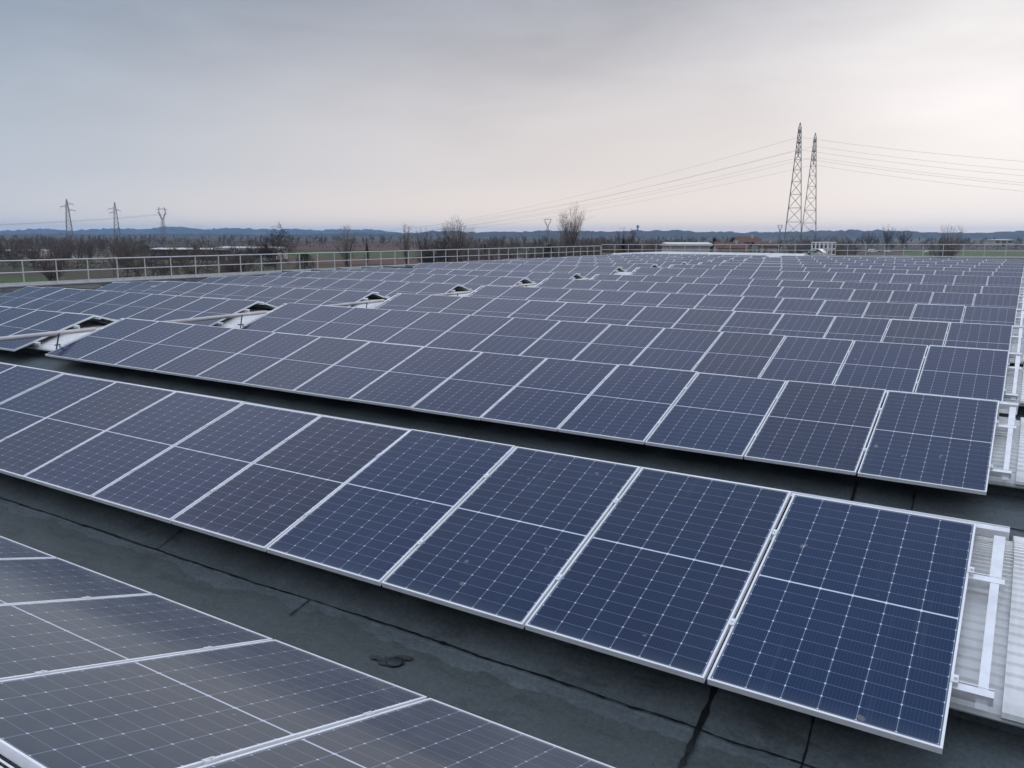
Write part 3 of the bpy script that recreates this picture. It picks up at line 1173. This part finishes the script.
class Branches:
    """3-sided tapered sticks gathered in lists of segments (a, b, ra, rb)"""
    def __init__(s):
        s.seg = []

    def add(s, a, b, ra, rb):
        s.seg.append((a[0], a[1], a[2], b[0], b[1], b[2], ra, rb))

    def arrays(s):
        q = np.array(s.seg)
        a, b, ra, rb = q[:, 0:3], q[:, 3:6], q[:, 6], q[:, 7]
        d = b - a
        d /= np.linalg.norm(d, axis=1, keepdims=True) + 1e-9
        ref = np.where(np.abs(d[:, 2:3]) > 0.9, np.array([[1.0, 0, 0]]), np.array([[0, 0, 1.0]]))
        x = np.cross(d, ref)
        x /= np.linalg.norm(x, axis=1, keepdims=True) + 1e-9
        y = np.cross(d, x)
        n = len(q)
        V = np.zeros((n, 6, 3))
        for k in range(3):
            an = 2 * math.pi * k / 3
            o = x * math.cos(an) + y * math.sin(an)
            V[:, k] = a + o * ra[:, None]
            V[:, 3 + k] = b + o * rb[:, None]
        i0 = (np.arange(n) * 6)[:, None, None]
        Fq = np.array([[0, 1, 4, 3], [1, 2, 5, 4], [2, 0, 3, 5]])[None] + i0
        return V.reshape(-1, 3), Fq.reshape(-1, 4)


def quick_mesh(name, V, Fq, mts):
    me = bpy.data.meshes.new(name)
    me.vertices.add(len(V))
    me.vertices.foreach_set('co', V.astype(np.float32).ravel())
    me.loops.add(Fq.size)
    me.loops.foreach_set('vertex_index', Fq.astype(np.int32).ravel())
    k = Fq.shape[1]
    me.polygons.add(len(Fq))
    me.polygons.foreach_set('loop_start', np.arange(0, Fq.size, k, dtype=np.int32))
    me.update(calc_edges=True)
    me.materials.append(mts)
    return me


def unit(v):
    return v / (np.linalg.norm(v) + 1e-9)


def grow(rs, H, spread, upright, twigs, detail=1.0, clear=0.16, twig_r=0.012):
    """a leafless tree of height H: (trunk and limbs, twigs)"""
    big, small = Branches(), Branches()

    def branch(p, d, ln, r, depth):
        n = 4 if depth < 2 else 3
        step = ln / n
        pts_ = [p]
        for i in range(n):
            d = unit(d + rs.normal(0, 0.13 + 0.04 * depth, 3) + np.array([0, 0, upright * (0.10 + 0.05 * depth)]))
            q = pts_[-1] + d * step
            r0 = r * (1 - 0.75 * i / n)
            r1 = r * (1 - 0.75 * (i + 1) / n)
            (big if depth < 3 else small).add(pts_[-1], q, max(r0, twig_r), max(r1, twig_r * 0.8))
            pts_.append(q)
            if depth < 4:
                kids = {0: 0, 1: 2, 2: 2, 3: twigs}[depth] if depth else 0
                for _ in range(kids):
                    side = unit(rs.normal(0, 1, 3))
                    nd = unit(d * (0.75 + 0.5 * upright) + side * (0.55 + 0.35 * spread))
                    branch(q, nd, ln * rs.uniform(0.42, 0.68), r1 * 0.62, depth + 1)
        return pts_
    trunk_h = H * rs.uniform(0.50, 0.62)
    d = unit(np.array([rs.normal(0, 0.05), rs.normal(0, 0.05), 1.0]))
    p = np.zeros(3)
    n = 8
    r = H * 0.018
    for i in range(n):
        q = p + d * trunk_h / n
        big.add(p, q, r * (1.25 if i == 0 else 1 - 0.6 * i / n), r * (1 - 0.6 * (i + 1) / n))
        d = unit(d + rs.normal(0, 0.06, 3) + np.array([0, 0, 0.08]))
        p = q
        if i / n > clear * 1.4:
            for _ in range(2 if detail >= 1 else 1):
                az = rs.uniform(0, 6.283)
                nd = unit(np.array([math.cos(az) * spread, math.sin(az) * spread, 0.45 + upright * 1.1]))
                branch(p, nd, (H - p[2]) * rs.uniform(0.40, 0.62) * (0.7 + 0.3 * spread), r * 0.55, 1)
    for _ in range(3):
        az = rs.uniform(0, 6.283)
        nd = unit(np.array([math.cos(az) * 0.3, math.sin(az) * 0.3, 1.0]))
        branch(p, nd, (H - p[2]) * rs.uniform(0.6, 0.8), r * 0.45, 1)
    Vb, Fb = big.arrays()
    Vs, Fs = small.arrays()
    zmax = max(Vb[:, 2].max(), Vs[:, 2].max())
    k = H / zmax
    Vb *= k
    Vs *= k
    return (Vb, Fb), (Vs, Fs)


def grow_vase(rs, H, half, n_limb, twig_r):
    """a leafless tree with many upswept limbs fanning from low on the trunk, fine shoots all along them"""
    big, small = Branches(), Branches()
    p = np.zeros(3)
    n = 9
    top = H * 0.92
    nodes = [p]
    for i in range(n):
        q = np.array([rs.normal(0, 0.012 * H), rs.normal(0, 0.012 * H), top * (i + 1) / n])
        r = H * 0.016
        big.add(nodes[-1], q, max(r * (1 - i / n), twig_r), max(r * (1 - (i + 1) / n), twig_r))
        nodes.append(q)
    starts = [(nodes, 0.10)]
    for _ in range(n_limb):
        z0 = H * rs.uniform(0.08, 0.45)
        az = rs.uniform(0, 6.283)
        reach = half * rs.uniform(0.35, 1.0)
        zt = H * (rs.uniform(0.62, 1.0) - 0.22 * (reach / half) ** 2)
        a = np.array([0, 0, z0])
        e = np.array([math.cos(az) * reach, math.sin(az) * reach, max(zt, z0 + 0.2 * H)])
        m_ = a * 0.55 + e * 0.45 + np.array([math.cos(az), math.sin(az), 0]) * reach * 0.22
        k = 9
        pts_ = [a]
        for i in range(1, k + 1):
            u = i / k
            q = a * (1 - u) ** 2 + 2 * m_ * u * (1 - u) + e * u * u + rs.normal(0, 0.007 * H, 3)
            r = H * 0.0075
            big.add(pts_[-1], q, max(r * (1 - (i - 1) / k), twig_r), max(r * (1 - u), twig_r))
            pts_.append(q)
        starts.append((pts_, 0.2))
    for pts_, u0 in starts:
        k = len(pts_) - 1
        for i in range(1, k + 1):
            if i / k < u0 * 1.5:
                continue
            d = unit(pts_[i] - pts_[i - 1])
            for _ in range(4):
                base = pts_[i - 1] + (pts_[i] - pts_[i - 1]) * rs.random()
                nd = unit(d * 0.6 + rs.normal(0, 0.42, 3) + np.array([0, 0, 0.35]))
                ln = H * rs.uniform(0.06, 0.13)
                q1 = base + nd * ln * 0.5
                q2 = q1 + unit(nd + rs.normal(0, 0.2, 3) + np.array([0, 0, 0.2])) * ln * 0.5
                small.add(base, q1, twig_r * 1.2, twig_r)
                small.add(q1, q2, twig_r, twig_r * 0.6)
                for _ in range(4):
                    b0 = base + (q2 - base) * rs.uniform(0.2, 1)
                    small.add(b0, b0 + unit(nd + rs.normal(0, 0.5, 3) + np.array([0, 0, 0.2])) * ln * rs.uniform(0.3, 0.6), twig_r * 0.8, twig_r * 0.5)
    return big.arrays(), small.arrays()


KINDS = {}


def vase_kind(key, seed, H, half, n_limb, twig_m, twig_r=0.011):
    rs = np.random.default_rng(seed)
    (Vb, Fb), (Vs, Fs) = grow_vase(rs, H, half, n_limb, twig_r)
    KINDS[key] = (quick_mesh('trunk', Vb, Fb, M['bark']), quick_mesh('crown', Vs, Fs, M[twig_m]), H)



def tree_kind(key, seed, H, spread, upright, twigs, twig_m, clear=0.16, twig_r=0.014):
    twig_r *= 0.6
    rs = np.random.default_rng(seed)
    (Vb, Fb), (Vs, Fs) = grow(rs, H, spread, upright, twigs, 1.0, clear, twig_r)
    KINDS[key] = (quick_mesh('trunk', Vb, Fb, M['bark']), quick_mesh('crown', Vs, Fs, M[twig_m]), H)


vase_kind('poplar', 33, 18, 4.2, 34, 'twig_pale')
vase_kind('round', 5, 13, 4.6, 30, 'twig')
tree_kind('oak', 8, 12, 1.25, 0.05, 3, 'bark', 0.18, 0.024)
vase_kind('slim', 12, 13, 2.4, 13, 'twig_pale')
vase_kind('scrub', 15, 9, 3.4, 26, 'twig_red', 0.013)
vase_kind('brown', 21, 11, 4.0, 22, 'twig', 0.013)


def bare_tree(key, px, dist, ytop, label, rz=None, wide=1.0):
    tm, cm, H = KINDS[key]
    h = height_at(ytop, dist, px) - GZ
    p = view_point(px, dist, GZ)
    s = h / H
    t_ = thing('bare_tree', label, 'tree', tuple(p), random.uniform(0, 6.28) if rz is None else rz, 'leafless trees beyond the railing')
    t_.scale = (s * wide, s * wide, s)
    link('trunk', tm, t_)
    link('crown', cm, t_)


bare_tree('poplar', 570, 200, 203, 'tall pale leafless poplar with upswept branches, tallest tree on the skyline', wide=1.0)
bare_tree('oak', 275, 190, 221, 'dark leafless spreading tree right of the white warehouse')
bare_tree('slim', 345, 185, 222, 'thin pale leafless tree beside the green field')
bare_tree('slim', 405, 230, 221.5, 'slender leafless tree right of the green field, left of the leaning one')
bare_tree('round', 425, 260, 228, 'low rounded leafless tree between the slender one and the leaning one')
bare_tree('oak', 440, 170, 228, 'dark leaning leafless tree just left of the tall pale pair')
bare_tree('poplar', 459, 185, 216, 'pale leafless tree of rounded top, right of the dark leaning tree', wide=1.25)
bare_tree('slim', 447, 200, 223, 'smaller pale leafless tree crowding the dark leaning tree')
bare_tree('scrub', 624, 210, 228, 'reddish upright leafless tree right of the tall poplar')
bare_tree('brown', 548, 220, 233, 'brown bushy leafless tree hugging the poplar on its left')
bare_tree('brown', 590, 215, 234, 'brown bushy leafless tree hugging the poplar on its right')
bare_tree('round', 887, 570, 225, 'wide leafless tree, biggest right of the tall towers')
bare_tree('brown', 904, 585, 228, 'leafless tree touching the right side of the biggest right-hand tree')
bare_tree('brown', 868, 590, 230, 'bushy leafless tree touching the left side of the biggest right-hand tree')
bare_tree('slim', 952, 180, 222, 'narrow leafless tree with a pointed top, rightmost tall one')
bare_tree('round', 941, 190, 227, 'pale rounded leafless tree left of the rightmost narrow one')
bare_tree('scrub', 46, 150, 250, 'reddish brown shrubby tree behind the left railing')
bare_tree('brown', 30, 230, 241, 'brown leafless tree left of the leftmost tower')
bare_tree('brown', 130, 260, 237, 'brown leafless tree right of the second needle-topped tower')
bare_tree('round', 88, 300, 238, 'grey brown leafless tree between the two needle-topped towers')
bare_tree('slim', 800, 240, 232, 'slim leafless tree in front of the tall tower pair')
bare_tree('slim', 838, 250, 231, 'slim leafless tree right of the tall tower pair')
bare_tree('brown', 660, 260, 236, 'brown leafless tree above the white shed, left side')
bare_tree('slim', 690, 330, 232, 'slim pale leafless tree above the white shed, right side')

# evergreens
def evergreen(px, dist, ytop, width, label, cone=True):
    h = height_at(ytop, dist, px) - GZ
    p = view_point(px, dist, GZ)
    t_ = thing('evergreen_tree', label, 'tree', tuple(p), 0, 'dark evergreen trees')
    q = MB()
    q.tube([(0, 0, 0), (0, 0, h * 0.4), (0.1, 0, h * 0.85)], [0.22, 0.16, 0.05], 6)
    q.build('trunk', M['bark'], t_)
    n = 2600
    u = rng.random(n) ** 0.6
    if cone:
        rad = width / 2 * (1 - u * 0.93) * (0.75 + 0.25 * np.sin(u * 42))
        z = h * (0.08 + 0.92 * u)
    else:
        rad = width / 2 * np.sqrt(np.clip(1 - (2 * u - 1) ** 2, 0, 1))
        z = h * (0.10 + 0.90 * u)
    a = rng.random(n) * 6.283
    lump = 0.80 + 0.25 * np.sin(a * 3 + z * 1.3) + 0.12 * np.sin(a * 7 + z * 3)
    rr = rad * lump * np.sqrt(0.25 + 0.75 * rng.random(n))
    C = np.stack([rr * np.cos(a), rr * np.sin(a), z], 1)
    s = 0.16 * h / 8
    e1 = rng.normal(0, 1, (n, 3))
    e1 /= np.linalg.norm(e1, axis=1, keepdims=True)
    e2 = np.cross(e1, rng.normal(0, 1, (n, 3)))
    e2 /= np.linalg.norm(e2, axis=1, keepdims=True)
    V = np.stack([C - e1 * s, C + e2 * s * 0.5, C + e1 * s, C - e2 * s * 0.5], 1).reshape(-1, 3)
    Fq = np.arange(n * 4).reshape(-1, 4)
    link('crown', quick_mesh('crown', V, Fq, M['needle']), t_)


evergreen(143, 280, 246, 6.5, 'dark rounded evergreen left of the long white shed roof', False)
evergreen(236, 250, 250, 3.2, 'narrow dark evergreen, left of two before the white warehouse')
evergreen(249, 255, 251, 3.0, 'narrow dark evergreen, right of two before the white warehouse')
evergreen(366, 300, 244, 3.5, 'narrow dark evergreen at the far side of the green field')
evergreen(484, 300, 245, 4.2, 'dark cone-shaped evergreen in the brown woods behind the railing')
evergreen(549, 215, 246, 5.0, 'dark evergreen low at the foot of the tall poplar', False)
evergreen(623, 200, 240, 3.4, 'dark narrow evergreen behind the reddish tree')
evergreen(714, 260, 239, 6.0, 'dark bushy evergreen left of the orange-roofed houses')
evergreen(303, 190, 254, 5.0, 'dark rounded evergreen bush behind the left railing', False)

# far-off brown woods that read as one mass
def woods(name, spots, seed, label, twig_m):
    lows = []
    for q in range(5):
        rs = np.random.default_rng(seed + q)
        (Vb, Fb), (Vs, Fs) = grow_vase(rs, 10, [2.6, 3.6, 2.0, 4.2, 3.0][q], 8, 0.026)
        V = np.concatenate([Vb, Vs])
        Fq = np.concatenate([Fb, Fs + len(Vb)])
        lows.append((V, Fq))
    AV, AF, base = [], [], 0
    for i, (px, dist, h) in enumerate(spots):
        V, Fq = lows[i % 5]
        a = rng.random() * 6.283
        ca, sa = math.cos(a), math.sin(a)
        k = h / 10
        p = view_point(px, dist, GZ)
        W_ = np.stack([(V[:, 0] * ca - V[:, 1] * sa) * k * 1.15 + p.x, (V[:, 0] * sa + V[:, 1] * ca) * k * 1.15 + p.y, V[:, 2] * k + p.z], 1)
        AV.append(W_)
        AF.append(Fq + base)
        base += len(V)
    o = link(name, quick_mesh(name, np.concatenate(AV), np.concatenate(AF), M[twig_m]))
    tag(o, label, 'woods', None, 'stuff')


def in_field(px, d):
    if 262 < px < 436 and d < 620:
        return True
    if 922 < px and d < 585:
        return True
    if 858 < px < 945 and d < 545:
        return True
    if px < 110 and d < 215:
        return True
    if 700 < px < 780 and 180 < d < 420:
        return True
    if 640 < px < 715 and d < 185:
        return True
    if 120 < px < 275 and 300 < d < 560:
        return True
    return False


spots1, spots2 = [], []
while len(spots1) < 460:
    d = 120 + 520 * rng.random() ** 1.1
    px = rng.uniform(-260, 1290)
    if in_field(px, d):
        continue
    cap = 10.4 if px > 430 else 9.2
    spots1.append((px, d, min(cap, rng.uniform(5.5, 11.0))))
while len(spots2) < 520:
    d = rng.uniform(640, 1700)
    px = rng.uniform(-260, 1290)
    spots2.append((px, d, rng.uniform(6.0, 9.8)))
woods('brown_woods', spots1, 100, 'brown leafless woods spreading behind the railings', 'twig')
woods('distant_woods', spots2, 200, 'grey brown distant woods below the hills', 'twig')

# low bramble and hedgerow under the woods
def scrub_mass():
    n = 60000
    V_, per = [], n
    px = rng.uniform(-260, 1290, n)
    row = rng.choice(np.array([130, 160, 205, 240, 285, 330, 400, 470, 560, 650, 800, 1000]), n)
    d = row + rng.normal(0, 3, n) + 14 * np.sin(px * 0.011 + row)
    keep = np.array([not in_field(a, b) for a, b in zip(px, d)])
    px, d = px[keep], d[keep]
    lump = 1.2 + 0.9 * np.sin(px * 0.13 + d) + 0.6 * np.sin(px * 0.41 + 2 * d)
    z = GZ + np.abs(rng.normal(0, 1, len(px))) * np.clip(lump, 0.4, 3)
    f2 = np.array([fwd.x, fwd.y]) / math.hypot(fwd.x, fwd.y)
    r2 = np.array([rgt.x, rgt.y])
    xy = np.array([EYE.x, EYE.y]) + d[:, None] * f2 + ((px - 512) / F_PX * d * math.cos(PITCH))[:, None] * r2
    C = np.concatenate([xy, z[:, None]], 1)
    n = len(C)
    s = (0.12 + d / 2600)[:, None]
    e1 = rng.normal(0, 1, (n, 3))
    e1 /= np.linalg.norm(e1, axis=1, keepdims=True)
    e2 = np.cross(e1, rng.normal(0, 1, (n, 3)))
    e2 /= np.linalg.norm(e2, axis=1, keepdims=True)
    V = np.stack([C - e1 * s * 1.6, C + e2 * s * 0.6, C + e1 * s * 1.6, C - e2 * s * 0.6], 1).reshape(-1, 3)
    o = link('undergrowth', quick_mesh('undergrowth', V, np.arange(n * 4).reshape(-1, 4), M['scrub']))
    tag(o, 'brown and olive undergrowth and hedgerows between the trees', 'undergrowth', None, 'stuff')


M['scrub'] = material('winter_scrub', (0.075, 0.058, 0.040), 0.95, 0, 0, 0.05, 0, 0.1, (0.050, 0.058, 0.030))
scrub_mass()

# ---------------------------------------------------------------- buildings beyond the roof
M['plaster'] = material('pale_plaster', (0.52, 0.50, 0.47), 0.85, 0, 0.15, 0.4)
M['plaster_warm'] = material('warm_plaster', (0.46, 0.38, 0.30), 0.85, 0, 0.15, 0.4)
M['tile'] = material('clay_roof_tiles', (0.17, 0.088, 0.058), 0.85, 0, 0, 0.8, 0, 0.2, (0.10, 0.068, 0.054))
M['white_sheet'] = material('white_roof_sheet', (0.70, 0.70, 0.69), 0.5, 0, 0.15, 0.2)
M['dark_glass'] = material('dark_window_glass', (0.03, 0.035, 0.04), 0.15)


def shed(px, dist, w, dep, h, label, name='warehouse', wall_m='plaster', bays=6, rz=0.0, rise=0.6):
    p = view_point(px, dist, GZ)
    t_ = thing(name, label, 'building', tuple(p), YAW + rz)
    q = MB()
    q.box((-w / 2, 0, 0), (w / 2, dep, h))
    q.build('wall', M[wall_m], t_)
    q = MB()
    e = 0.4
    q.hexa([(-w / 2 - e, -e, h), (w / 2 + e, -e, h), (w / 2 + e, dep + e, h), (-w / 2 - e, dep + e, h),
            (-w / 2 - e, -e, h + 0.35), (w / 2 + e, -e, h + 0.35), (w / 2 + e, dep * 0.5, h + rise), (-w / 2 - e, dep * 0.5, h + rise)])
    q.build('roof', M['white_sheet'], t_)
    for i in range(bays):
        xc = -w / 2 + w * (i + 0.5) / bays
        f = MB()
        f.box((xc - w / bays * 0.33, -0.06, h * 0.55), (xc + w / bays * 0.33, -0.003, h * 0.85))
        f.build('window', M['dark_glass'], t_)
    f = MB()
    f.box((-w * 0.08, -0.06, 0.0), (w * 0.05, -0.003, h * 0.45))
    f.build('gate', M['bark'], t_)


shed(186, 330, 30, 20, 4.1, 'low long shed with a thin white roof line behind the left railing', 'long_shed', 'bark', 0)
shed(244, 330, 24, 18, 4.7, 'white flat-roofed warehouse left of the dark spreading tree', 'warehouse', 'plaster', 3)
shed(12, 380, 22, 16, 2.2, 'pale low shed at the far left behind the railing', 'low_shed', 'plaster', 2)
shed(689, 150, 7.6, 6, 8.7, 'small white box building just beyond the far railing', 'white_hut', 'plaster', 3)
shed(1004, 900, 20, 20, 6.2, 'far pale factory at the right edge before the woods', 'far_factory', 'plaster_warm', 3)
shed(62, 340, 6, 10, 2.6, 'small pale farm shed near the foot of the leftmost tower', 'farm_shed', 'plaster', 0)


def house(px, dist, w, dep, h, rise, label, wall_m='plaster_warm', rz=0.0):
    p = view_point(px, dist, GZ)
    t_ = thing('tiled_house', label, 'house', tuple(p), YAW + rz, 'orange-roofed houses')
    q = MB()
    q.box((-w / 2, 0, 0), (w / 2, dep, h))
    q.v += [(-w / 2, 0, h), (-w / 2, dep, h), (-w / 2, dep / 2, h + rise), (w / 2, 0, h), (w / 2, dep, h), (w / 2, dep / 2, h + rise)]
    n = len(q.v) - 6
    q.f += [(n, n + 2, n + 1), (n + 3, n + 4, n + 5)]
    q.mi += [0, 0]
    q.build('wall', M[wall_m], t_)
    q = MB()
    e = 0.6
    for s in (0, 1):
        y0, y1 = (-e, dep / 2) if s == 0 else (dep + e, dep / 2)
        zz = h - e * rise / (dep / 2)
        a = [(-w / 2 - e, y0, zz), (w / 2 + e, y0, zz), (w / 2 + e, y1, h + rise), (-w / 2 - e, y1, h + rise)]
        q.hexa([(x, y, z + 0.01) for x, y, z in a] + [(x, y, z + 0.2) for x, y, z in a])
    ro = q.build('roof', M['tile'], t_)
    q = MB()
    q.box((w * 0.2, dep * 0.3, h + rise * 0.3), (w * 0.2 + 0.7, dep * 0.3 + 0.7, h + rise + 0.7))
    q.build('chimney', M['plaster'], ro)
    nw = max(2, int(w / 3))
    for lv in range(int(h // 2.9)):
        for i in range(nw):
            xc = -w / 2 + w * (i + 0.5) / nw
            f = MB()
            f.box((xc - 0.5, -0.05, 1.0 + lv * 2.9), (xc + 0.5, -0.003, 2.4 + lv * 2.9))
            f.build('window', M['dark_glass'], t_)


house(732, 235, 7.5, 7, 7.0, 1.5, 'orange-roofed house, left and lower of the pair by the evergreen')
house(749, 270, 7, 8, 8.4, 1.6, 'orange-roofed house, middle and tallest of the group')
house(768, 262, 6, 8, 7.2, 1.2, 'pale house with low tiled roof right of the tallest orange-roofed one', 'plaster')

# water tower on the far ridge
p = view_point(637, 3500, height_at(232.5, 3500, 637))
t_ = thing('water_tower', 'dark mushroom water tower silhouetted on the far ridge', 'water tower', tuple(p))
q = MB()
q.tube([(0, 0, -20), (0, 0, 14), (0, 0, 17), (0, 0, 24), (0, 0, 27)], [3, 2.6, 5.5, 6.0, 3.0], 14)
q.build('tank', M['steel'], t_, True)

# two pale vehicles parked behind the far railing
def vehicle(px, dist, name, label, cat, L, H, mt, van):
    p = view_point(px, dist, GZ)
    t_ = thing(name, label, cat, tuple(p), YAW)
    q = MB()
    prof = [(-L / 2, 0.35), (L / 2, 0.35), (L / 2, 0.9), (L / 2 - 0.9, 1.0), (L / 2 - 1.5, H), (-L / 2 + 0.1, H)] if van else \
        [(-L / 2, 0.35), (L / 2, 0.35), (L / 2, 0.75), (L / 2 - 1.1, 0.9), (L / 2 - 1.8, H), (-L / 2 + 0.9, H), (-L / 2, 0.9)]
    n = len(prof)
    q.v = [(x, 0, z) for x, z in prof] + [(x, 1.8, z) for x, z in prof]
    q.f = [tuple(range(n)), tuple(reversed(range(n, 2 * n)))] + [(i, i + n, (i + 1) % n + n, (i + 1) % n) for i in range(n)]
    q.mi = [0] * len(q.f)
    q.build('body', mt, t_)
    for wx in (-L / 2 + 0.8, L / 2 - 0.8):
        for wy in (-0.02, 1.62):
            w_ = MB()
            w_.tube([(wx, wy, 0.33), (wx, wy + 0.2, 0.33)], 0.33, 14)
            w_.build('wheel', M['bolt'], t_)
    w_ = MB()
    w_.box((L / 2 - 2.3, -0.012, 1.0), (L / 2 - 1.65, -0.002, H - 0.15))
    w_.build('side_window', M['dark_glass'], t_)


M['white_paint'] = material('white_vehicle_paint', (0.75, 0.75, 0.75), 0.3)
M['green_paint'] = material('pale_green_paint', (0.35, 0.50, 0.42), 0.4)
vehicle(874, 520, 'parked_van', 'white van parked among trees behind the far railing', 'van', 5.4, 2.3, M['white_paint'], True)
vehicle(890, 528, 'parked_car', 'white car parked right of the white van', 'car', 4.4, 1.5, M['white_paint'], False)
vehicle(930, 500, 'green_car', 'pale green car behind the far railing near the green field', 'car', 4.2, 1.45, M['green_paint'], False)

# ---------------------------------------------------------------- haze
hz = MB()
hz.box((-7600, -7600, GZ - 1.0), (7600, 7600, 66))
hm = bpy.data.materials.new('haze')
hm.use_nodes = True
n = NT(hm.node_tree)
o = n.n('ShaderNodeOutputMaterial')
v = n.n('ShaderNodeVolumePrincipled')
v.inputs['Color'].default_value = (0.38, 0.63, 1.0, 1)
v.inputs['Density'].default_value = 1.05e-4
v.inputs['Anisotropy'].default_value = 0.2
n.t.links.new(v.outputs[0], o.inputs['Volume'])
tag(hz.build('haze', hm), 'thin winter haze over the plain', 'haze', None, 'stuff')
